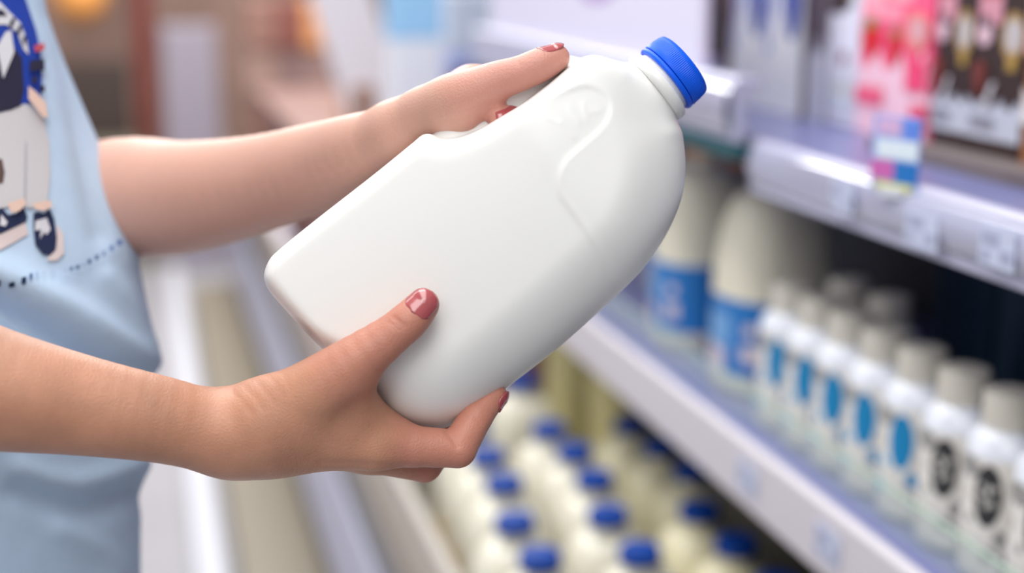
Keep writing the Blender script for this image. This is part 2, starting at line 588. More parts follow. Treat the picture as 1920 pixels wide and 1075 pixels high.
def make_jug(plastic, capm, w=0.0575, d=0.0535, hb=0.150, ht=0.232, p=3.6, label=None, cr=1.0):
    """handled milk jug: body, handle, cap (> band), optional label"""
    r = empty('milk_jug')
    m = MB()
    rings = [superring(0, 0, 0.0, w * .86, d * .86, p), superring(0, 0, 0.004, w * .95, d * .95, p), superring(0, 0, 0.012, w, d, p),
             superring(0, 0, hb * .5, w, d, p), superring(0, 0, hb, w, d, p)]
    for k in range(1, 8):
        t = k / 7
        q = math.cos(t * math.pi / 2) ** 0.75
        f = 0.345 + (1 - 0.345) * q
        rings.append(superring(0, 0, hb + (ht - 0.018 - hb) * math.sin(t * math.pi / 2), w * f, d * f, p - (p - 2) * t))
    rings.append(superring(0, 0, ht - 0.004, 0.0185, 0.0185, 2))
    m.loft(rings, plastic)
    m.build('body', r, smooth=True)
    m = MB()
    m.tube([tuple(q) for q in catmull([(w * .80, d * .80, hb * .55), (w * 1.0, d * .98, hb * .75), (w * .95, d * .93, hb * 1.02), (w * .72, d * .7, hb * 1.28), (w * .38, d * .36, hb * 1.42)], 5)], 0.0105, plastic)
    m.build('handle', r, smooth=True)
    m = MB()
    n = 48
    prof = [(0.0205 * cr, ht), (0.0208 * cr, ht + 0.002), (0.0203 * cr, ht + 0.0145 - 0.004 * (cr > 1.1)), (0.0192 * cr, ht + 0.0165 - 0.004 * (cr > 1.1)), (0.016 * cr, ht + 0.0172 - 0.004 * (cr > 1.1))]
    m.loft([[((q - (0.0004 if i % 2 else 0)) * math.cos(2 * math.pi * i / n), (q - (0.0004 if i % 2 else 0)) * math.sin(2 * math.pi * i / n), z) for i in range(n)] for q, z in prof], capm)
    cp = m.build('cap', r, smooth=True)
    m = MB()
    m.lathe([(0.0195 * cr, ht - 0.004), (0.0212 * cr, ht - 0.0035), (0.0212 * cr, ht - 0.0008), (0.0195 * cr, ht - 0.0004)], capm, n=40)
    m.build('cap_band', cp, smooth=True)
    if label:
        label(r, w, d, p, hb)
    return r


def plain_label(r, w, d, p, hb):
    m = MB()
    pale, gold = mat('pale_jug_label', (228, 220, 190), 0.5), mat('gold_jug_label', (206, 176, 112), 0.5)
    def patch(t0, t1, z0, z1, mt, e):
        rows = []
        for z in (z0, z1):
            rr = []
            for i in range(13):
                t = t0 + (t1 - t0) * i / 12
                c, s = math.cos(t), math.sin(t)
                rr.append(((w + e) * math.copysign(abs(c) ** (2 / p), c), (d + e) * math.copysign(abs(s) ** (2 / p), s), z))
            rows.append(rr)
        m.add(rows[0] + rows[1], [(i, i + 1, 14 + i, 13 + i) for i in range(12)], mt)
    patch(math.pi * .86, math.pi * 1.62, 0.030, 0.125, pale, 0.0006)
    patch(math.pi * .98, math.pi * 1.20, 0.080, 0.112, gold, 0.0011)
    patch(math.pi * 1.32, math.pi * 1.52, 0.060, 0.096, gold, 0.0011)
    m.build('label', r)


jug = make_jug(MILK, BCAP, label=plain_label, cr=1.28)
jug2 = make_jug(MILK_SHADE, BCAP, label=plain_label, cr=1.28)
capz = Z(-0.700)
BASE = Z(-0.9643)
HT = capz - BASE - 0.008
rows = [  # (x, y, description) -- cap positions in the well
    (0.441, 1.563, 'blue capped milk jug at the glass front, nearest whole jug of its column'),
    (0.440, 1.682, 'blue capped milk jug at the glass front, second of its column'),
    (0.462, 1.823, 'blue capped milk jug at the glass front, third, just below the curled finger'),
    (0.466, 1.938, 'blue capped milk jug at the glass front, fourth, partly behind the finger'),
    (0.470, 2.060, 'blue capped milk jug at the glass front, fifth, behind the knuckle'),
    (0.565, 1.548, 'blue capped milk jug in the middle column, nearest whole one'),
    (0.565, 1.675, 'blue capped milk jug in the middle column, second from the near end'),
    (0.590, 1.808, 'blue capped milk jug in the middle column, third from the near end'),
    (0.596, 1.925, 'blue capped milk jug in the middle column, fourth from the near end'),
    (0.588, 2.035, 'blue capped milk jug in the middle column, fifth, beside the gap'),
    (0.612, 2.297, 'lone blue capped milk jug past the gap, right behind the fingertip'),
    (0.691, 1.544, 'blue capped milk jug in the shaded column under the shelf, nearest whole one'),
    (0.689, 1.661, 'blue capped milk jug in the shaded column under the shelf, second'),
    (0.735, 1.804, 'blue capped milk jug in the shaded column under the shelf, third'),
    (0.729, 1.914, 'blue capped milk jug in the shaded column under the shelf, fourth'),
    (0.719, 2.026, 'blue capped milk jug in the shaded column under the shelf, farthest'),
    (0.560, 1.425, 'milk jug in the middle column cut by the lower frame edge'),
    (0.690, 1.420, 'milk jug in the shaded column cut by the lower frame edge'),
]
first = {0: True, 1: True}
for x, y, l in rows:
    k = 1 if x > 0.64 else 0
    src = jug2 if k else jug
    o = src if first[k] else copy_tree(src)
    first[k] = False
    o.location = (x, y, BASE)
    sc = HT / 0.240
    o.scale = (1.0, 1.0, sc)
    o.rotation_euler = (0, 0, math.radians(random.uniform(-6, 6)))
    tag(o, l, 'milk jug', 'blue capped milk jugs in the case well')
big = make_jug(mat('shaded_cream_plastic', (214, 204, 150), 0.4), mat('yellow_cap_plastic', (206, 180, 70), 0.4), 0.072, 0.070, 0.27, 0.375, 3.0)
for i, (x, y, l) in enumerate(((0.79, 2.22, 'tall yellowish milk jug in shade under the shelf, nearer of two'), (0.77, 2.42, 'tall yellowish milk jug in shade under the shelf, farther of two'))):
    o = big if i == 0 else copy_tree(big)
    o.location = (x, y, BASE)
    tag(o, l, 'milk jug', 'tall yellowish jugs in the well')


def blue_label(r, w, d, p, hb):
    m = MB()
    blu, lb, pk, dk = mat('jug_label_blue', (30, 116, 190), 0.45), mat('jug_label_light', (110, 160, 212), 0.45), mat('jug_label_pale', (208, 196, 206), 0.45), mat('jug_label_deep', (8, 84, 150), 0.45)
    def ring(t0, t1, z0, z1, mt, e, n=30):
        rows = []
        for z in (z0, z1):
            rows.append([((w + e) * math.copysign(abs(math.cos(t)) ** (2 / p), math.cos(t)), (d + e) * math.copysign(abs(math.sin(t)) ** (2 / p), math.sin(t)), z) for t in [t0 + (t1 - t0) * i / n for i in range(n + 1)]])
        m.add(rows[0] + rows[1], [(i, i + 1, n + 2 + i, n + 1 + i) for i in range(n)], mt)
    ring(0, 2 * math.pi, 0.026, 0.120, blu, 0.0006, 60)
    P = math.pi
    ring(P * .80, P * 1.06, 0.060, 0.100, lb, 0.0011)
    ring(P * .72, P * 1.02, 0.028, 0.056, pk, 0.0012)
    ring(P * 1.14, P * 1.26, 0.044, 0.066, pk, 0.0012)
    ring(P * 1.16, P * 1.24, 0.078, 0.092, pk, 0.0012)
    ring(P * 1.45, P * 1.75, 0.026, 0.120, dk, 0.0011)
    m.build('label', r)['label'] = 'blue wrap label with pale printed blotches'


bj = make_jug(mat('ivory_plastic', (232, 226, 206), 0.4, sss=0.15, radius=(1, .95, .8), sscale=0.006), OCAP, 0.070, 0.068, 0.135, 0.268, 2.5, blue_label)
for i, (x, y, l) in enumerate(((0.748, 1.590, 'big ivory jug with blue label between spotted bottles and the held jug'), (0.748, 1.815, 'big ivory jug with blue label half hidden by the held jug'),
                               (0.86, 1.955, 'ivory jug with orange cap in second row, its cap left of the upper shelf end'), (0.86, 2.140, 'ivory jug with orange cap in second row, cap peeping out beside the held jug'))):
    o = bj if i == 0 else copy_tree(bj)
    o.location = (x, y, Z(-0.5194))
    o.rotation_euler = (0, 0, math.radians((8, -4, 20, 12)[i]))
    if i > 1:
        o.scale = (1, 1, 0.84)
    tag(o, l, 'milk jug', 'big blue label jugs on the lower shelf')


for i, (y, l) in enumerate(((1.10, 'nearest the photo edge'), (1.24, 'second from the photo edge'), (1.38, 'third from the photo edge'), (1.52, 'farthest from the photo edge'))):
    pack('drink_box', (1.02, y, Z(-0.5194)), (0.10, 0.13, 0.265), (32, 58, 82), 'dark navy box with olive top behind the spotted bottles, ' + l, 'box', 'shaded boxes at the back of the lower shelf', top=(176, 166, 130))

# ------------------------------------------------------------------ cartons on the upper shelf
def carton(name, x, y0, y1, hgt, colr, prints, label, group='drink cartons on the upper shelf', depth=0.075, lean=0.0, zt=-0.1824):
    """upright drink carton facing the aisle; prints = (u0, u1, v0, v1, shape, rgb) on its front, u from the far edge, v from the bottom"""
    w = y1 - y0
    r = empty(name, (x, (y0 + y1) / 2, Z(zt)), label, 'carton', group, lean)
    side = mat('carton_%d_%d_%d' % colr, colr, 0.45)
    m = MB()
    m.box((0, -w / 2 + .001, 0), (depth, w / 2 - .001, hgt), side)
    m.build('box_body', r, bevel=0.003)
    m = MB()
    m.prism([(0.004, hgt), (depth - .004, hgt), (depth / 2 + .004, hgt + 0.04), (depth / 2 + .004, hgt + .055), (depth / 2 - .004, hgt + .055), (depth / 2 - .004, hgt + 0.04)], -w / 2 + .004, w / 2 - .004, side)
    m.build('gable_top', r)
    m = MB()
    for k, (u0, u1, v0, v1, shp, c) in enumerate(prints):
        mt = mat('print_%d_%d_%d' % c, c, 0.5)
        e = -0.0006 - 0.0002 * k
        ya, yb, za, zb = w / 2 - u0 * w, w / 2 - u1 * w, v0 * hgt, v1 * hgt
        cy, cz = (ya + yb) / 2, (za + zb) / 2
        if shp == 'r':
            q = [(ya, za), (yb, za), (yb, zb), (ya, zb)]
        elif shp == 'o':
            q = [(cy + (yb - ya) / 2 * math.cos(t), cz + (zb - za) / 2 * math.sin(t)) for t in [2 * math.pi * i / 24 for i in range(24)]]
        elif shp == 's':   # strawberry
            q = [(cy + (yb - ya) / 2 * a, cz + (zb - za) / 2 * bb) for a, bb in ((0, -1), (.45, -.62), (.85, .05), (.95, .5), (.6, .85), (0, .95), (-.6, .85), (-.95, .5), (-.85, .05), (-.45, -.62))]
        elif shp == 'd':   # slanted stroke
            q = [(ya, za), (ya + (yb - ya) * .35, za), (yb, zb), (yb - (yb - ya) * .35, zb)]
        else:              # wavy block
            q = [(ya, za), (yb, za)] + [(yb + (ya - yb) * i / 10, zb + (zb - za) * .18 * math.sin(i * 1.9)) for i in range(11)]
        m.add([(e, a, bb) for a, bb in q], [tuple(range(len(q)))], mt)
    m.build('front_print', r)
    return r


PK, PKL, DK = (246, 92, 136), (246, 168, 186), (52, 34, 32)
pink_print = [(0, 1, 0, .40, 'w', (240, 196, 212)), (.04, .36, .66, .92, 'w', PKL), (.42, .74, .70, .93, 'w', PKL), (.06, .62, .60, .68, 'w', (250, 150, 172)),
              (.02, .34, .38, .58, 's', (214, 30, 40)), (.40, .64, .36, .54, 's', (206, 40, 52)), (.08, .26, .55, .61, 'o', (120, 130, 60)), (.45, .6, .52, .57, 'o', (130, 120, 60)),
              (.66, .98, .46, .66, 'o', (228, 130, 120)), (.72, .94, .50, .63, 'o', (212, 160, 170)), (.70, .98, .26, .42, 'w', (232, 70, 116)), (.0, .40, .16, .25, 'w', (236, 92, 128)), (.8, 1, .08, .2, 'r', (216, 70, 110))]
choc_print = [(0, 1, .10, .26, 'w', (184, 188, 206)), (.06, .52, .62, .88, 'w', (204, 142, 158)), (.12, .46, .74, .80, 'r', (190, 70, 84)), (.04, .36, .52, .64, 'o', (210, 176, 190)), (.12, .30, .60, .66, 'o', (70, 64, 74)),
              (.55, .98, .46, .68, 'o', (168, 134, 78)), (.61, .93, .50, .65, 'o', (182, 176, 180)), (.68, .86, .42, .47, 'r', (168, 136, 62)), (.02, .3, .28, .46, 's', (110, 44, 38)),
              (.26, .5, .24, .36, 'd', (200, 196, 204)), (.04, .5, .15, .2, 'r', (130, 130, 146))]
carton('strawberry_carton', 0.77, 1.292, 1.440, 0.205, PK, pink_print, 'pink strawberry drink carton with two red berries on its front')
carton('chocolate_carton', 0.772, 1.218, 1.289, 0.205, DK, choc_print, 'dark brown chocolate carton directly beside the pink carton')
carton('chocolate_carton', 0.770, 1.132, 1.215, 0.205, DK, choc_print, 'dark brown chocolate carton, second away from the pink carton')
carton('caramel_carton', 0.768, 1.035, 1.128, 0.205, (150, 96, 58), [(0, 1, .5, .9, 'w', (226, 160, 170)), (0, .9, .2, .36, 'w', (220, 212, 214))], 'caramel brown carton at the photo edge past the two chocolate cartons')
carton('vanilla_carton', 0.772, 1.443, 1.520, 0.205, (216, 216, 232), [(0, .7, .62, 1.0, 'w', (60, 46, 48)), (.35, .8, .72, .95, 'o', (190, 160, 84)), (.4, 1, .3, .66, 'o', (222, 222, 238)), (.42, .66, .34, .42, 'o', (120, 60, 76)), (.1, .9, .08, .26, 'w', (200, 206, 220)), (.4, .7, .18, .24, 'r', (190, 190, 180))],
       'white carton with brown top and gold mark beside the pink carton')
carton('striped_carton', 0.773, 1.523, 1.586, 0.205, (118, 108, 120), [(0, .22, 0, 1, 'r', (92, 72, 76)), (.24, .5, .35, 1, 'r', (86, 78, 96)), (.3, 1, .0, .42, 'w', (196, 198, 214)), (.52, .72, .4, 1, 'r', (72, 56, 62)), (.1, .3, .1, .5, 'r', (110, 100, 98))],
       'dark grey striped carton squeezed between white cartons')
blue_print = [(0, 1, .0, .5, 'w', (238, 240, 244)), (.04, .34, .34, .98, 'd', (150, 158, 216)), (.3, .85, .22, .62, 'o', (244, 246, 248)), (.12, .46, .60, .98, 'd', (96, 108, 196)), (.58, .99, .44, .92, 'o', (32, 62, 160))]
carton('milk_carton', 0.770, 1.589, 1.690, 0.205, (228, 231, 244), blue_print, 'white milk carton with dark blue swoosh next to the striped carton')
carton('milk_carton', 0.772, 1.694, 1.800, 0.205, (228, 231, 244), blue_print, 'white milk carton with blue strokes beside the lilac promotion board')
carton('cocoa_carton', 0.774, 1.805, 1.850, 0.205, (96, 62, 64), [(.2, .8, .3, .6, 'w', (70, 44, 48))], 'narrow brown carton peeping out behind the lilac promotion board')

ct = MB(); ct.box((0.705, 0.985, Z(-0.1825)), (0.766, 1.288, Z(-0.176)), mat('reflection_grey', (112, 102, 102), 0.6)); ct.box((0.703, 0.985, Z(-0.1825)), (0.7055, 1.288, Z(-0.170)), mat('reflection_grey', (112, 102, 102)))  # thin slab, dark carton reflection on the deck put in as colour
tag(ct.build('reflection_slab'), 'flat grey brown slab painted as the reflection of the two chocolate cartons', 'tray')
# little price flag standing on the rail
pf = empty('price_flag', (0.612, 1.072, Z(-0.185)), 'small blue and white promotion card clipped on the upper shelf rail', 'card', rz=math.radians(20))
m = MB()
m.box((-0.001, -0.025, -0.004), (0.001, 0.025, 0.060), mat('flag_blue', (150, 170, 226), 0.4))
m.build('card', pf)
m = MB()
for (a0, a1, z0, z1, c) in ((-.025, .0, .006, .022, (196, 96, 170)), (-.02, .024, .024, .04, (214, 226, 236)), (.0, .025, .004, .022, (0, 108, 186)), (-.02, .005, .044, .058, (206, 170, 210)), (.008, .025, .042, .058, (90, 130, 220)), (-.02, .02, -.003, .004, (206, 206, 130))):
    m.box((-0.0018, -a1, z0), (-0.0009, -a0, z1), mat('flag_%d_%d_%d' % c, c, 0.4))
m.build('card_print', pf)
m = MB(); m.box((-0.004, -0.012, -0.008), (0.004, 0.012, 0.0), mat('clip_clear', (206, 210, 220), 0.3)); m.build('clip', pf)

# lilac promotion board on the raised tray
pr = empty('promotion_board', (0.624, 2.05, Z(-0.1187)), 'large blank pale lilac promotion board standing on the raised tray', 'board')
m = MB(); m.box((-0.006, -0.52, 0.0), (0.006, 0.49, 0.26), mat('board_lilac', (214, 210, 232), 0.5)); m.build('panel', pr, bevel=0.003)
m = MB()
m.add([(-0.0066, -0.13 + 0.15 * math.cos(t), 0.150 + 0.085 * math.sin(t)) for t in [2 * math.pi * i / 40 for i in range(40)]], [tuple(range(39, -1, -1))], mat('board_purple', (176, 146, 200), 0.5))
m.build('purple_oval', pr)
m = MB(); m.box((-0.009, -0.47, 0.0), (0.0065, 0.49, 0.006), mat('board_foot', (200, 198, 216), 0.5)); m.build('foot', pr)


# ------------------------------------------------------------------ far part of the aisle
fd = empty('far_display_counter', (0.75, 4.8, 0), 'white counter beyond the chilled case carrying far blurred packs', 'counter')
m = MB(); m.box((-0.30, -1.9, Z(-0.54)), (0.34, 1.1, Z(-0.50)), mat('counter_top', (132, 104, 100), 0.5)); m.build('counter_top', fd)
m = MB(); m.box((-0.26, -1.85, Z(-0.9643)), (0.34, 1.05, Z(-0.54)), mat('counter_body', (150, 110, 108), 0.6)); m.build('counter_body', fd)
pack('milk_powder_pouch', (0.66, 4.0, Z(-0.47)), (0.165, 0.07, 0.60), (244, 240, 250), 'white pouch with blue top leaning among far shelf goods', 'pouch', lean=(0, math.radians(-16), 0), top=(96, 110, 200))
pack('dairy_pack', (0.605, 3.2, Z(-0.50)), (0.125, 0.08, 0.46), (234, 236, 246), 'white pack with light blue top right of the leaning pouch', 'pack', top=(158, 206, 246))
pack('lavender_pack', (0.672, 2.95, Z(-0.50)), (0.10, 0.06, 0.44), (176, 186, 236), 'lavender blue pack beside the lilac promotion board', 'pack', top=(196, 206, 226))
pack('navy_tub', (0.645, 2.88, Z(-0.50)), (0.06, 0.05, 0.29), (60, 56, 110), 'navy tub in front of the lavender blue pack', 'tub')
pack('orange_pack', (0.64, 4.5, Z(-0.50)), (0.07, 0.06, 0.52), (212, 160, 120), 'slim orange beige pack between the leaning pouch and light blue pack', 'pack')
pack('brown_pack', (0.545, 3.6, Z(-0.50)), (0.05, 0.06, 0.20), (150, 110, 92), 'small brown pack below the light blue topped pack', 'pack')
cols = [(150, 112, 102), (166, 136, 132), (136, 84, 76), (172, 140, 130), (158, 120, 112), (146, 118, 116)]
n = 0
words_ = ['top', 'upper', 'middle', 'low']
cw = ['first', 'second', 'third', 'fourth']
for row in range(4):
    for ccol in range(4):
        c = cols[(row * 3 + ccol * 2) % 6]
        if (row, ccol) == (0, 2): c = (226, 160, 104)
        if (row, ccol) == (2, 3): c = (140, 62, 56)
        if (row, ccol) == (3, 1): c = (196, 128, 130)
        pack('brown_carton', (0.50 + ccol * 0.118, 6.15 + 0.02 * row, Z(-0.9643) + (3 - row) * 0.205), (0.112, 0.2, 0.20), c,
             'brownish carton in the far stack, %s row, %s from the aisle side' % (words_[row], cw[ccol]), 'carton', 'far stack of brownish cartons')
pack('red_post', (0.03, 8.2, 0.0), (0.10, 0.10, 2.2), (122, 46, 38), 'dark red post at the far end of the aisle', 'post')
pack('grey_cabinet', (0.24, 7.3, 0.0), (0.26, 0.3, 1.2), (150, 142, 156), 'grey lilac cabinet on the far floor beside the dark red post', 'cabinet')
pack('grey_bin', (-0.18, 7.4, 0.0), (0.34, 0.3, 0.62), (116, 112, 98), 'grey green bin on the far floor beside the dark red post', 'bin')
pack('dark_crate', (-0.30, 7.8, 0.0), (0.5, 0.3, 1.0), (66, 52, 48), 'dark brown crate behind the grey green bin', 'crate')
for i, (x, y, z, rr, l) in enumerate(((-0.28, 7.9, Z(-0.17), 0.14, 'orange paper globe hanging near the end wall beside the shirt'), (0.67, 7.6, Z(-0.34), 0.10, 'orange paper globe hanging above the far stack of cartons'))):
    g = empty('paper_globe', (x, y, z), l, 'lantern', 'orange paper globes')
    m = MB(); m.lathe([(rr * math.sin(math.pi * k / 16) + 0.002, -rr * math.cos(math.pi * k / 16)) for k in range(17)], mat('orange_paper', (240, 164, 88), 0.7), n=32); m.build('globe_shade', g, smooth=True)
    m = MB(); m.tube([(0, 0, rr), (0, 0, 3.2 - z)], 0.003, DARKGREY, 6); m.build('hanging_cord', g)
pack('crimson_pack', (0.425, 3.42, Z(-0.9643)), (0.09, 0.12, 0.18), (206, 60, 110), 'crimson pack in the far well just past the bottom corner of the held jug', 'pack')
for i in range(9):
    y = 3.1 + i * 0.33
    if i == 1: continue
    pack('yogurt_crate', (0.40, y, Z(-0.9643)), (0.05, 0.30, 0.13 + 0.02 * (i % 3)), [(206, 200, 214), (190, 186, 204), (186, 160, 160)][i % 3],
         'pale crate in the far well, %s one past the crimson pack' % ('', '', 'first', 'second', 'third', 'fourth', 'fifth', 'sixth', 'farthest')[i] if i else 'pale crate in the far well in front of the crimson pack', 'crate', 'pale crates in the far well')

# ------------------------------------------------------------------ the held jug
JD = 0.780
S = JD / FPX
CA, SA = math.cos(math.radians(40)), math.sin(math.radians(40))
U0, V0 = CA * 960 - SA * 537.5, SA * 960 + CA * 537.5


def loc(px, py):
    """frame point -> the jug's own plane (x across, z along its axis)"""
    return np.array([(SA * px + CA * py - V0) * S, (CA * px - SA * py - U0) * S])


axU = CA * RGT + SA * UPV
axV = SA * RGT - CA * UPV
JO = EYE + FWD * JD
held = empty('milk_jug', (0, 0, 0), 'large plain white milk jug with blue cap held tilted in both hands', 'milk jug')
held.matrix_world = Matrix(((axV[0], FWD[0], axU[0], JO[0]), (axV[1], FWD[1], axU[1], JO[1]), (axV[2], FWD[2], axU[2], JO[2]), (0, 0, 0, 1)))
OUT = [(497, 517), (506, 488), (526, 466), (600, 406), (700, 328), (775, 267), (792, 253), (810, 251), (830, 261), (862, 258), (898, 243), (935, 221), (975, 197), (1018, 165), (1058, 131), (1084, 110),
       (1110, 102), (1140, 108), (1168, 121), (1187, 133), (1234, 183), (1277, 233), (1286, 265), (1289, 318), (1281, 372), (1262, 421), (1236, 467), (1202, 512), (1150, 563), (1050, 652), (960, 723), (890, 779),
       (858, 797), (815, 809), (768, 803), (726, 779), (701, 745), (680, 726), (650, 698), (600, 650), (555, 602), (518, 561), (503, 540)]
OL = catmull([loc(960 + (p[0] - 960) * 0.985, 537.5 + (p[1] - 537.5) * 0.985) for p in OUT], 5, True)
gx = np.arange(-0.125, 0.075, 0.001)
gz = np.arange(-0.130, 0.160, 0.001)
GX, GZ = np.meshgrid(gx, gz, indexing='ij')
GP = np.stack([GX.ravel(), GZ.ravel()], 1)
gd, _ = seg_dist(GP, OL, True)
ins = np.zeros(len(GP), bool)
for i in range(len(OL)):
    a, b_ = OL[i], OL[(i + 1) % len(OL)]
    cr = (a[1] > GP[:, 1]) != (b_[1] > GP[:, 1])
    with np.errstate(divide='ignore', invalid='ignore'):
        xi = a[0] + (GP[:, 1] - a[1]) * (b_[0] - a[0]) / (b_[1] - a[1])
    ins ^= cr & (GP[:, 0] < xi)
GT = np.where(ins, gd, -gd).reshape(GX.shape)


def bil(G, x, z):
    i = np.clip((x - gx[0]) / 0.001, 0, len(gx) - 1.001)
    k = np.clip((z - gz[0]) / 0.001, 0, len(gz) - 1.001)
    i0, k0 = i.astype(int), k.astype(int)
    fi, fk = i - i0, k - k0
    return (G[i0, k0] * (1 - fi) * (1 - fk) + G[i0 + 1, k0] * fi * (1 - fk) + G[i0, k0 + 1] * (1 - fi) * fk + G[i0 + 1, k0 + 1] * fi * fk)


for _ in range(3):      # soften creases of the inside distance
    GT[1:-1, 1:-1] = (GT[1:-1, 1:-1] * 2 + GT[:-2, 1:-1] + GT[2:, 1:-1] + GT[1:-1, :-2] + GT[1:-1, 2:]) / 6


GB = GT.copy()
for _ in range(90):
    GB[1:-1, 1:-1] = (GB[:-2, 1:-1] + GB[2:, 1:-1] + GB[1:-1, :-2] + GB[1:-1, 2:]) / 4
wg = np.clip((GT - 0.006) / 0.016, 0, 1)
GT = GT + (GB - GT) * wg * wg * (3 - 2 * wg)


def sst(x, a, b_):
    t = np.clip((x - a) / (b_ - a), 0, 1)
    return t * t * (3 - 2 * t)


def cone_d(P, a, b_, ra, rb):
    ba = b_ - a
    t = np.clip(((P - a) @ ba) / max(ba @ ba, 1e-12), 0, 1)
    q = P - a - t[:, None] * ba
    return np.sqrt((q * q).sum(1)) - (ra + (rb - ra) * t)


HP = catmull([np.array([p[0], 0.0, p[1]]) for p in (loc(850, 310), loc(846, 272), loc(884, 238), loc(930, 206), loc(992, 165), loc(1040, 141), loc(1098, 152))], 3)
NX = (SA * 0 + 916 - V0) * S
zu = lambda u: (u - U0) * S


def jug_field(P, c, r):
    x, y, z = P[:, 0], P[:, 1], P[:, 2]
    t = bil(GT, x, z)
    ex = sst(x, -0.055, 0.030)
    top = sst(z, 0.055, 0.115)
    R = 0.0115 + 0.0355 * ex + 0.022 * top * sst(x, -0.07, -0.02)
    H = 0.0455 - 0.004 * ((x + 0.027) / 0.067) ** 2 - 0.010 * top
    p = 2.3
    q = np.abs(y / H) ** p + np.maximum(1 - t / R, 0) ** p
    d = (np.maximum(q, 1e-9) ** (1 / p) - 1) * np.minimum(H, R)
    n = cone_d(P, np.array([NX - 0.002, 0, zu(765)]), np.array([NX, 0, zu(830)]), 0.026, 0.0165)
    d = smin(d, n, 0.010)
    hd = np.full(len(P), 1e9)
    for i in range(len(HP) - 1):
        hd = np.minimum(hd, cone_d(P, HP[i], HP[i + 1], 0.0114, 0.0114))
    d = smin(d, hd, 0.0022)
    return np.maximum(d, z - zu(831))


JV, JF = surface_nets(jug_field, (-0.118, -0.054, -0.122), (0.068, 0.054, 0.150), 0.0013, slack=3.0, project=2)
# moulded panel line and faint emblem on the front
PL = catmull([loc(*p) for p in ((1010, 214), (1045, 192), (1085, 178), (1116, 183), (1137, 203), (1138, 230), (1122, 257), (1092, 285), (1060, 314), (1045, 342), (1047, 374), (1068, 404), (1100, 450), (1130, 500), (1158, 548), (1185, 590))], 5)
front = JV[:, 1] < -0.004
pd, ps = seg_dist(JV[:, [0, 2]], PL)
amp = 0.00028 * np.tanh(ps * pd / 0.0018) * np.exp(-(pd / 0.009) ** 2) + 0.00035 * np.exp(-(pd / 0.0016) ** 2)
for st in (((1022, 238), (1046, 246)), ((1046, 246), (1070, 272)), ((1088, 212), (1093, 240)), ((1101, 226), (1116, 224)), ((1062, 220), (1080, 246))):
    ed, _ = seg_dist(JV[:, [0, 2]], np.array([loc(*st[0]), loc(*st[1])]))
    amp = amp + 0.00022 * np.exp(-(ed / 0.0014) ** 2)
RD, _ = seg_dist(JV[:, [0, 2]], catmull([loc(*p) for p in ((815, 285), (850, 288), (900, 268), (950, 238), (1000, 205))], 5))
amp = amp - 0.0007 * np.exp(-(RD / 0.0045) ** 2)
JV[:, 1] -= np.where(front, amp, 0)
HDPE = mat('held_jug_plastic', (238, 238, 236), 0.33, 0.45, sss=0.25, radius=(1.0, 0.97, 0.88), sscale=0.006)
nt = HDPE.node_tree
tc = nt.nodes['Texture Coordinate']
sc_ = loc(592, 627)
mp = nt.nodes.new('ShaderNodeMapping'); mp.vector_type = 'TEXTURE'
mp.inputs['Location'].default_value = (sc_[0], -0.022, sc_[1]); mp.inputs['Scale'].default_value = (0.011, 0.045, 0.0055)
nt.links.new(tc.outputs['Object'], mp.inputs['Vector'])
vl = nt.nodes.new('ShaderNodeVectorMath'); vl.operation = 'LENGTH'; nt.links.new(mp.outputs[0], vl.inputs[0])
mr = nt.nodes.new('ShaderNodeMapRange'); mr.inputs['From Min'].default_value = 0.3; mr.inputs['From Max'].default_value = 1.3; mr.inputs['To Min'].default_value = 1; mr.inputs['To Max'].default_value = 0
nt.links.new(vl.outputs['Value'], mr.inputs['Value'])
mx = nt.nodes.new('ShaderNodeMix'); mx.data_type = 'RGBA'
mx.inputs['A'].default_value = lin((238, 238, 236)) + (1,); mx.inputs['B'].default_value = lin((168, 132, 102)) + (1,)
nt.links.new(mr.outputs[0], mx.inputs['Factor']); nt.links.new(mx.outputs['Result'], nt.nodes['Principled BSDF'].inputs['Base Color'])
jb = np_mesh('body', JV, JF, HDPE, held)

m = MB()
m.lathe([(0.0165, zu(826)), (0.0202, zu(827.5)), (0.0214, zu(831)), (0.0218, zu(838)), (0.0216, zu(845)), (0.0204, zu(849.5)), (0.0186, zu(851)), (0.0178, zu(852)), (0.0178, zu(866))], HDPE, (NX, 0, 0), 64)
m.build('neck_ring', held, smooth=True)
CAPB = mat('held_cap_blue', (12, 96, 242), 0.42, 0.3)
m = MB()
nn = 240
prof = [(0.0186, 868.5), (0.0202, 869), (0.0205, 871), (0.0203, 885), (0.0199, 897), (0.0196, 902), (0.0188, 906.5), (0.0174, 909), (0.015, 909.6)]
m.loft([[((q - (0.00022 if (i % 2 and 1 < k < 6) else 0)) * math.cos(2 * math.pi * i / nn) + NX, (q - (0.00022 if (i % 2 and 1 < k < 6) else 0)) * math.sin(2 * math.pi * i / nn), zu(u)) for i in range(nn)] for k, (q, u) in enumerate(prof)], CAPB)
cp = m.build('cap', held, smooth=True)
m = MB()
m.lathe([(0.0178, zu(858)), (0.0202, zu(858.5)), (0.0206, zu(861)), (0.0206, zu(865.5)), (0.0202, zu(867.3)), (0.0185, zu(867.8))], CAPB, (NX, 0, 0), 96)
m.build('tamper_band', cp, smooth=True)

# ------------------------------------------------------------------ the person
MM = 0.001


def chain(pts, k=0.004, smooth=0):
    q = [(at(x, y, d), r * MM) for x, y, d, r in pts]
    if smooth:
        w = catmull([np.append(p, r) for p, r in q], smooth)
        q = [(v[:3], float(v[3])) for v in w]
    return [(q[i][0], q[i + 1][0], q[i][1], q[i + 1][1]) for i in range(len(q) - 1)], k


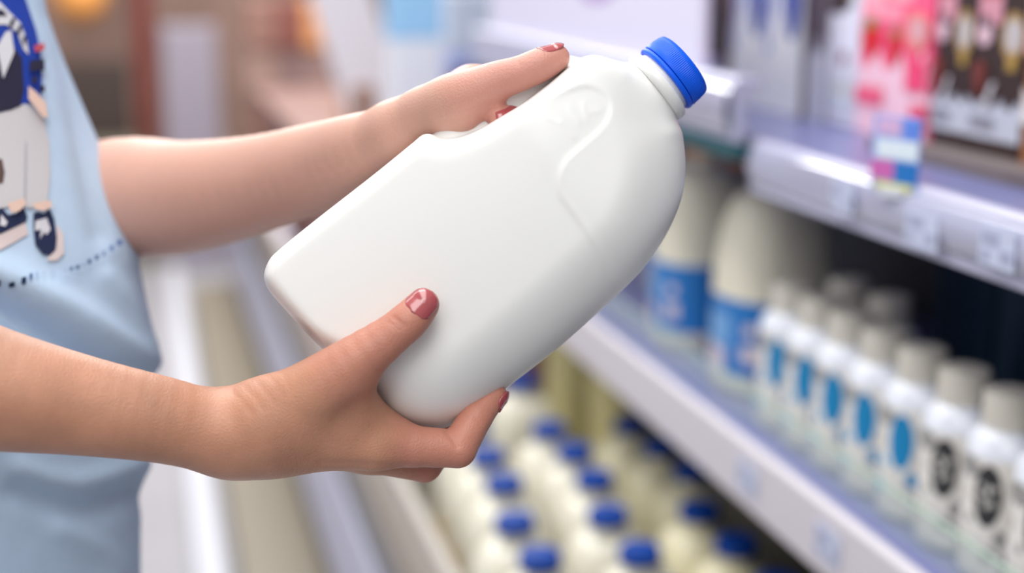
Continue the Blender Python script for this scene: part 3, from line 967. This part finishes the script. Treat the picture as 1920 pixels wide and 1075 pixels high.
N_TH = [(505, 786, .733, 20.5), (580, 742, .727, 17.6), (648, 692, .722, 14.2), (733, 629, .7205, 10.3), (768, 600, .7205, 9.6), (794, 571, .7225, 8.1)]
N_IX = [(700, 832, .744, 13.2), (775, 838, .748, 11.0), (858, 842, .752, 10.0), (893, 782, .760, 8.8), (927, 742, .766, 6.9)]
N_MD = [(690, 842, .765, 12.5), (795, 870, .780, 10.2), (850, 808, .805, 8.5), (900, 765, .826, 7.2)]
N_RG = [(680, 838, .785, 12), (775, 856, .805, 9.6), (830, 800, .832, 8.2), (880, 760, .842, 7)]
N_PK = [(665, 820, .803, 11), (740, 830, .825, 8.6), (790, 780, .842, 7.6), (835, 745, .846, 6.6)]
F_TH = [(745, 240, .800, 13.2), (800, 206, .786, 12.6), (850, 190, .774, 15.0), (892, 172, .768, 12.8), (935, 151, .765, 10.3), (975, 138, .763, 9.2), (1015, 121, .763, 8.8), (1044, 108, .765, 7.0)]
F_IX = [(886, 166, .815, 12), (985, 150, .818, 9.2), (1018, 172, .811, 8.2), (1022, 196, .800, 7)]
F_MD = [(880, 180, .812, 12), (978, 186, .812, 9.2), (994, 214, .780, 7.8), (940, 228, .769, 6.8)]
F_RG = [(866, 192, .822, 11.5), (918, 222, .826, 9), (925, 248, .812, 8), (915, 264, .797, 7)]
F_PK = [(846, 206, .822, 10.5), (872, 244, .828, 8), (878, 262, .815, 7.2), (872, 276, .800, 6.4)]
LIMBS = []
for c in (N_IX, N_MD, N_RG, N_PK, F_IX, F_MD, F_RG, F_PK):
    LIMBS.append(chain(c, 0.0012) + (0.0014,))
palm = []
for e, w in ((N_IX[0], (450, 812, .737, 18)), (N_MD[0], (450, 815, .745, 17.5)), (N_RG[0], (450, 813, .752, 17)), (N_PK[0], (450, 808, .758, 16)), ((658, 772, .742, 13.2), (560, 796, .738, 19)), ((738, 816, .752, 10.5), (664, 778, .748, 13.4)), ((640, 800, .745, 18), (520, 806, .740, 20))):
    palm += chain([w, e])[0]
LIMBS.append((palm, 0.010, 0.006))
LIMBS.append(chain(N_TH, 0.001, 4) + (0.010,))
LIMBS.append(chain([(654, 776, .741, 12), (668, 706, .728, 10)], 0.01) + (0.010,))
fp = []
for e, w in ((F_IX[0], (742, 242, .802, 11.5)), (F_MD[0], (742, 245, .806, 11.5)), (F_RG[0], (742, 247, .809, 11)), (F_PK[0], (742, 247, .810, 11)), ((868, 216, .773, 9.5), (800, 215, .790, 13))):
    fp += chain([w, e])[0]
LIMBS.append((fp, 0.010, 0.006))
LIMBS.append(chain(F_TH, 0.001, 4) + (0.008,))
LIMBS.append(chain([(-470, 655, .705, 43), (-220, 690, .700, 39), (0, 733, .705, 30.0), (149, 760, .714, 25.0), (300, 787, .724, 21.8), (425, 814, .736, 20.4), (500, 803, .738, 20.4)], 0.001, 5) + (0.016,))
LIMBS.append(chain([(60, 405, 1.02, 43), (230, 373, .975, 41.5), (345, 370, .945, 37.2), (480, 346, .905, 31), (600, 311, .862, 26.2), (680, 276, .826, 20.0), (748, 246, .802, 14.4)], 0.001, 5) + (0.009,))
LIMBS.append(chain([(-470, 655, .705, 42), (-430, 100, .80, 48), (-400, -350, .92, 56)], 0.03) + (0.02,))
LIMBS.append(chain([(60, 405, 1.02, 42), (-130, 80, 1.05, 46), (-330, -350, 1.03, 56)], 0.03) + (0.02,))
LIMBS.append(chain([(-400, -350, .92, 60), (-365, -360, .98, 70), (-330, -350, 1.03, 60)], 0.04) + (0.03,))
LIMBS.append(chain([(-400, -340, .97, 75), (-270, 150, .95, 72), (-180, 600, .94, 78), (-190, 1250, .94, 88)], 0.04) + (0.03,))
LIMBS.append(chain([(-365, -360, .98, 62), (-380, -640, .97, 52)], 0.03) + (0.03,))


def body_field(P, c, r):
    d = np.full(len(P), 1e3)
    for cones, k, kj in LIMBS:
        if c is not None:
            near = [q for q in cones if cone_d(c[None], *q)[0] < r + 0.018]
            if not near:
                continue
        else:
            near = cones
        dl = None
        for q in near:
            e = cone_d(P, *q)
            dl = e if dl is None else smin(dl, e, k)
        d = smin(d, dl, kj)
    return d


ends = np.array([e for cs, _, _ in LIMBS for q in cs for e in (q[0], q[1])])
BV, BF = surface_nets(body_field, ends.min(0) - 0.1, ends.max(0) + 0.1, 0.00135)


def normals(V, F):
    n = np.cross(V[F[:, 2]] - V[F[:, 0]], V[F[:, 3]] - V[F[:, 1]])
    o = np.zeros_like(V)
    for k in range(4):
        np.add.at(o, F[:, k], n)
    return o / np.maximum(np.linalg.norm(o, axis=1, keepdims=True), 1e-12)


def frame_xy(V):
    q = V - EYE
    d = q @ FWD
    return np.stack([960 + FPX * (q @ RGT) / d, 537.5 - FPX * (q @ UPV) / d], 1), d


# skin creases: shallow grooves across knuckles, wrist and thumb
BN = normals(BV, BF)
CRE = [([(738, 596, .712), (748, 604, .711), (757, 611, .711)], .6, 1.2), ([(729, 604, .712), (742, 612, .711), (750, 618, .711)], .4, 1.0),
       ([(433, 733, .727), (452, 752, .716), (470, 775, .715)], .25, 1.5), ([(456, 724, .727), (478, 745, .715), (492, 768, .714)], .25, 1.3), ([(478, 712, .727), (498, 735, .715), (512, 755, .714)], .22, 1.2),
       ([(500, 702, .727), (518, 722, .715), (530, 742, .714)], .16, 1.2), ([(520, 692, .726), (536, 710, .714), (546, 730, .713)], .15, 1.1), ([(838, 808, .745), (850, 824, .741), (858, 838, .741)], .9, 1.2),
       ([(600, 868, .742), (700, 872, .737), (800, 878, .744)], .5, 1.6), ([(889, 782, .753), (899, 792, .752)], .3, 1.0), ([(968, 112, .768), (975, 122, .767)], .3, 1.0), ([(900, 205, .780), (925, 192, .775)], .3, 1.5)]
mv = np.zeros(len(BV))
hand = np.nonzero(np.linalg.norm(BV - at(700, 760, .75), axis=1) < 0.14)[0]
hand2 = np.nonzero(np.linalg.norm(BV - at(930, 160, .78), axis=1) < 0.08)[0]
for pl, dep, sg in CRE:
    idx = hand if pl[0][1] > 400 else hand2
    P2, dd = frame_xy(BV[idx])
    e, _ = seg_dist(P2, np.array([p[:2] for p in pl], float))
    fac = BN[idx] @ (-FWD) > 0.05
    mv[idx] -= np.where(fac, dep * MM * np.exp(-(e * 0.28 / sg) ** 2), 0)
BV = BV + BN * mv[:, None]

SKIN = mat('warm_skin', (194, 140, 113), 0.44, 0.45, sss=0.14, radius=(1.0, 0.42, 0.28), sscale=0.004, noise=0.13, nscale=34, bump=0.35, bscale=900)
PO = at(-150, 1250, .94)
person = empty('person', tuple(PO), 'person in a light blue printed T-shirt holding the milk jug with both hands', 'person')
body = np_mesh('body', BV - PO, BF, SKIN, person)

# brighter light on the left arm is put into the skin colour
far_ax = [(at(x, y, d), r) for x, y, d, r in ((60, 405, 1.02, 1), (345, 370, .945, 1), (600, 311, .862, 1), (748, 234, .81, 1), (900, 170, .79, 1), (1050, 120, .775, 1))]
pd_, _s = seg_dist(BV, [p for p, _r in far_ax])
at_ = body.data.attributes.new('arm_light', 'FLOAT', 'POINT')
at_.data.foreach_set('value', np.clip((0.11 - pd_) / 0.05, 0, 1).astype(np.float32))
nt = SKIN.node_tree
an = nt.nodes.new('ShaderNodeAttribute'); an.attribute_name = 'arm_light'
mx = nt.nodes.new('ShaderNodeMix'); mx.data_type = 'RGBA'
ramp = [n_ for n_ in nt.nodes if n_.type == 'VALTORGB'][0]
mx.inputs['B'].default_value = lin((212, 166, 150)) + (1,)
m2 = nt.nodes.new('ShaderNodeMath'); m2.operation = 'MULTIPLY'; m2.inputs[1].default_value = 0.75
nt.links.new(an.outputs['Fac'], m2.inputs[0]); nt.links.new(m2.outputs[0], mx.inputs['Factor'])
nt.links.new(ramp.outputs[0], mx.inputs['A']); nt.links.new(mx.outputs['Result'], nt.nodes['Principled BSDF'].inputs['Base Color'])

# fingers are a little redder than the arms
fl_ = np.full(len(BV), 1e9)
for pts_ in (N_TH[2:], N_IX[1:], N_MD[1:], F_TH[3:], F_MD[2:]):
    d_, _s = seg_dist(BV, [at(*q[:3]) for q in pts_])
    fl_ = np.minimum(fl_, d_)
af = body.data.attributes.new('flush', 'FLOAT', 'POINT')
af.data.foreach_set('value', np.clip((0.024 - fl_) / 0.014, 0, 1).astype(np.float32))
an2 = nt.nodes.new('ShaderNodeAttribute'); an2.attribute_name = 'flush'
m3 = nt.nodes.new('ShaderNodeMath'); m3.operation = 'MULTIPLY'; m3.inputs[1].default_value = 0.5
mx2 = nt.nodes.new('ShaderNodeMix'); mx2.data_type = 'RGBA'
mx2.inputs['B'].default_value = lin((204, 128, 116)) + (1,)
nt.links.new(an2.outputs['Fac'], m3.inputs[0]); nt.links.new(m3.outputs[0], mx2.inputs['Factor'])
nt.links.new(mx.outputs['Result'], mx2.inputs['A']); nt.links.new(mx2.outputs['Result'], nt.nodes['Principled BSDF'].inputs['Base Color'])

# fingernails
NAIL = mat('dusty_rose_nail_polish', (176, 84, 88), 0.18, 0.6, coat=0.6)


def nail(a, b_, ra, rb, up, back, fwd, half, name='fingernail'):
    """polished nail curved over the end of a finger; a, b = last bone, up = direction the nail faces"""
    a, b_, up = Vector(a), Vector(b_), Vector(up)
    ax = (b_ - a).normalized()
    L = (b_ - a).length
    up = (up - ax * up.dot(ax)).normalized()
    sd = ax.cross(up)
    ns, na = 18, 14
    V, F = [], []
    for i in range(ns + 1):
        s = i / ns
        x = -back + (back + fwd) * s
        rr = (ra + (rb - ra) * min(1, (L + x) / L)) * MM + 0.0004
        if x > 0:
            rr = math.sqrt(max((rb * MM + 0.0005) ** 2 - (x * 0.88) ** 2, 1e-8))
        u = 2 * s - 1
        wf = max(0.02, (1 - abs(u) ** 3.0) ** 0.45)
        for j in range(na + 1):
            t = half * wf * (2 * j / na - 1)
            V.append(tuple(b_ + ax * x + up * (rr * math.cos(t)) + sd * (rr * math.sin(t)) - Vector(PO)))
    for i in range(ns):
        for j in range(na):
            p = i * (na + 1) + j
            F.append((p, p + na + 1, p + na + 2, p + 1))
    m = MB(); m.add(V, F, NAIL)
    o = m.build(name, person, smooth=True)
    s = o.modifiers.new('thick', 'SOLIDIFY'); s.thickness, s.offset = 0.0007, 0.0
    return o


toC = Vector(-FWD)
R_, U_ = Vector(RGT), Vector(UPV)


def bone(c):
    return at(*c[-2][:3]), at(*c[-1][:3]), c[-2][3], c[-1][3]


nail(*bone(N_TH), toC * 1.0 + U_ * 0.1 - R_ * 0.05, 0.0080, 0.0068, 1.0)
nail(*bone(N_IX), R_ * 1.0 - U_ * 0.55 + toC * 0.15, 0.0055, 0.0062, 0.95)
nail(*bone(F_TH), U_ * 1.0 + toC * 0.30 - R_ * .2, 0.0085, 0.0060, 0.9)
nail(*bone(F_MD), U_ * 0.1 + toC * 1.0, 0.0085, 0.0058, 1.1)

# T-shirt
SH = [(-446, -420, 1.00, 118), (-364, -200, .97, 121), (-272, 0, .945, 116), (-168, 300, .94, 116), (-94, 500, .94, 116), (-56, 670, .94, 115), (-62, 850, .945, 115), (-80, 1080, .95, 117), (-91, 1400, .955, 120)]
SHL = [chain(SH, 0.002, 5), chain([(-400, -350, .92, 70), (-428, 60, .81, 64)], 0.04), chain([(-330, -350, 1.03, 70), (-190, 0, 1.05, 62)], 0.04)]


def shirt_field(P, c, r):
    d = None
    for cones, k in SHL:
        dl = None
        for q in cones:
            e = cone_d(P, *q)
            dl = e if dl is None else smin(dl, e, k)
        d = dl if d is None else smin(d, dl, 0.05)
    return d


e2 = np.array([e for cs, _ in SHL for q in cs for e in (q[0], q[1])])
TV, TF = surface_nets(shirt_field, e2.min(0) - 0.16, e2.max(0) + 0.16, 0.0045)
TN = normals(TV, TF)
P2, td = frame_xy(TV)
mv = np.zeros(len(TV))
for pl, dep, sg in (([(-120, 460), (0, 518), (110, 572), (200, 630), (275, 680)], 9, 32), ([(-120, 522), (0, 582), (110, 640), (200, 702), (260, 745)], -19, 32), ([(40, 880), (140, 905), (260, 870)], 5, 22),
                    ([(30, 925), (150, 960), (250, 930)], -5, 24), ([(150, 40), (200, 250), (250, 470)], 2.5, 26), ([(110, 20), (150, 250), (190, 440)], -3.0, 22), ([(200, 520), (250, 580), (280, 640)], 3, 20), ([(120, 990), (200, 1040), (220, 1100)], 4, 26)):
    e, _ = seg_dist(P2, catmull([np.array(p, float) for p in pl], 4))
    mv += dep * MM * np.exp(-(e / sg) ** 2)
mv += 0.0008 * np.sin(TV[:, 2] * 60 + TV[:, 0] * 40)
TV = TV + TN * mv[:, None]
for _ in range(2):
    pass
CLOTH = mat('light_blue_jersey', (190, 213, 238), 0.85, 0.2, noise=0.03, nscale=60, bump=0.25, bscale=1400)
shirt = np_mesh('t_shirt', TV - PO, TF, CLOTH, person)
bvh = BVHTree.FromPolygons([Vector(p) for p in TV], [tuple(int(i) for i in f) for f in TF])


def on_shirt(px, py, lift):
    d = at(px, py, 1.0) - EYE
    hit = bvh.ray_cast(Vector(EYE), Vector(d).normalized())
    if hit[0] is None:
        return None
    return hit[0] + hit[1] * lift


def decal(name, polys, lift=0.0012):
    """printed patches lying on the cloth; polys = [(outline, rgb)]"""
    m = MB()
    for k, (pts, c) in enumerate(polys):
        pts = [tuple(map(float, p)) for p in pts]
        xs, ys_ = [p[0] for p in pts], [p[1] for p in pts]
        # add points along edges and inside so the patch follows the cloth
        ring = []
        for i, p in enumerate(pts):
            q = pts[(i + 1) % len(pts)]
            nseg = max(1, int(math.hypot(q[0] - p[0], q[1] - p[1]) / 14))
            ring += [(p[0] + (q[0] - p[0]) * j / nseg, p[1] + (q[1] - p[1]) * j / nseg) for j in range(nseg)]
        vs = [Vector(p) for p in ring]
        es = [(i, (i + 1) % len(ring)) for i in range(len(ring))]
        for gx_ in np.arange(min(xs), max(xs), 14):
            for gy_ in np.arange(min(ys_), max(ys_), 14):
                vs.append(Vector((gx_ + 0.37, gy_ + 0.21)))
        r = delaunay_2d_cdt(vs, es, [], 1, 0.01)
        P = [on_shirt(v[0], v[1], lift + 0.0003 * k) for v in r[0]]
        fs = [tuple(f) for f in r[2] if all(P[i] is not None for i in f)]
        P = [p if p is not None else Vector(PO) for p in P]
        # faces towards the outside
        out = []
        for f in fs:
            nrm = (P[f[1]] - P[f[0]]).cross(P[f[2]] - P[f[0]])
            out.append(f if nrm.dot(toC) > 0 else f[::-1])
        m.add([tuple(p - Vector(PO)) for p in P], out, mat('shirt_print_%d_%d_%d' % c, c, 0.8, 0.2))
    return m.build(name, shirt, smooth=True)


NV, BL, WT, GR, PE, SHO = (46, 44, 66), (36, 66, 166), (214, 214, 222), (202, 200, 204), (226, 196, 182), (40, 48, 80)
decal('print_jacket', [([(-60, -30), (36, -30), (52, 20), (64, 55), (73, 95), (76, 150), (74, 190), (42, 196), (20, 208), (-60, 225)], BL),
                       ([(-60, 95), (20, 85), (38, 110), (42, 170), (36, 200), (18, 208), (-60, 225)], NV), ([(-60, 10), (-5, 5), (14, 25), (34, 45), (46, 75), (50, 105), (40, 95), (28, 62), (8, 48), (-60, 50)], WT),
                       ([(-60, 22), (0, 20), (10, 32), (-60, 36)], NV), ([(6, 62), (16, 60), (22, 100), (10, 130), (2, 150), (-10, 90)], WT), ([(18, 36), (24, 38), (16, 54), (11, 50)], NV), ([(30, 50), (36, 53), (28, 68), (24, 64)], NV), ([(38, 70), (44, 74), (38, 86), (34, 80)], NV),
                       ([(56, 90), (74, 84), (75, 98), (58, 102)], (206, 90, 100)), ([(48, 118), (74, 114), (75, 136), (46, 138)], NV), ([(52, 148), (62, 148), (62, 160), (50, 160)], NV), ([(64, 166), (74, 164), (74, 178), (66, 178)], NV)])
decal('print_trousers', [([(-60, 225), (20, 206), (44, 196), (60, 205), (80, 225), (90, 270), (92, 330), (86, 386), (50, 392), (42, 378), (36, 384), (0, 392), (-60, 396)], GR), ([(-60, 290), (2, 300), (7, 325), (4, 345), (-60, 350)], (96, 78, 74)), ([(44, 268), (47, 268), (46, 380), (42, 378)], (178, 176, 184))])
for patch_ in [([(44, 166), (58, 178), (76, 198), (80, 226), (70, 224), (58, 208), (44, 190)], PE), ([(8, 386), (38, 376), (42, 388), (30, 400), (16, 404)], PE), ([(54, 386), (86, 380), (90, 392), (74, 400), (58, 396)], PE)]:
    decal('print_hand' if patch_[0][0][1] < 300 else 'print_ankle', [patch_], 0.0048)
decal('print_shadow', [([(-60, 448), (0, 440), (46, 418), (52, 440), (0, 470), (-60, 480)], (214, 200, 200)), ([(84, 490), (104, 462), (104, 420), (116, 440), (118, 476), (104, 490)], (222, 208, 208))], 0.0010)
decal('print_shoes', [([(-60, 400), (2, 390), (14, 404), (28, 402), (42, 388), (50, 408), (46, 418), (0, 440), (-60, 448)], SHO), ([(60, 402), (68, 398), (80, 402), (90, 392), (99, 412), (104, 448), (102, 470), (92, 480), (78, 478), (64, 460), (60, 430)], SHO),
                      ([(64, 416), (84, 410), (92, 432), (84, 442), (80, 436), (72, 450), (74, 432), (62, 434)], WT), ([(0, 404), (12, 418), (8, 426), (-2, 424)], WT)])
TX = []
for (x, y, w, h, c) in ((-2, 530, 7, 10, (24, 44, 76)), (22, 532, 10, 9, (24, 44, 76)), (43, 527, 9, 10, (34, 54, 90)), (55, 521, 6, 9, (70, 96, 140)), (65, 518, 5, 6, (150, 176, 210)), (78, 516, 5, 4, (170, 190, 220)), (93, 514, 5, 4, (170, 190, 220)),
                        (116, 511, 4, 5, (160, 180, 212)), (127, 507, 6, 7, (90, 112, 150)), (138, 504, 7, 8, (80, 104, 146)), (148, 500, 5, 6, (150, 172, 206)), (158, 494, 7, 9, (70, 98, 150)), (171, 487, 7, 9, (76, 104, 152)), (183, 481, 6, 8, (120, 146, 190)), (197, 472, 7, 9, (84, 118, 180)), (211, 462, 8, 10, (56, 88, 160))):
    TX.append(([(x - w / 2, y - h / 2 + 1), (x + w / 2, y - h / 2 - 1), (x + w / 2, y + h / 2 - 1), (x - w / 2, y + h / 2 + 1)], c))
TX.append(([(100, 521), (146, 516), (146, 520), (100, 525)], (176, 196, 224)))
decal('print_lettering', TX)
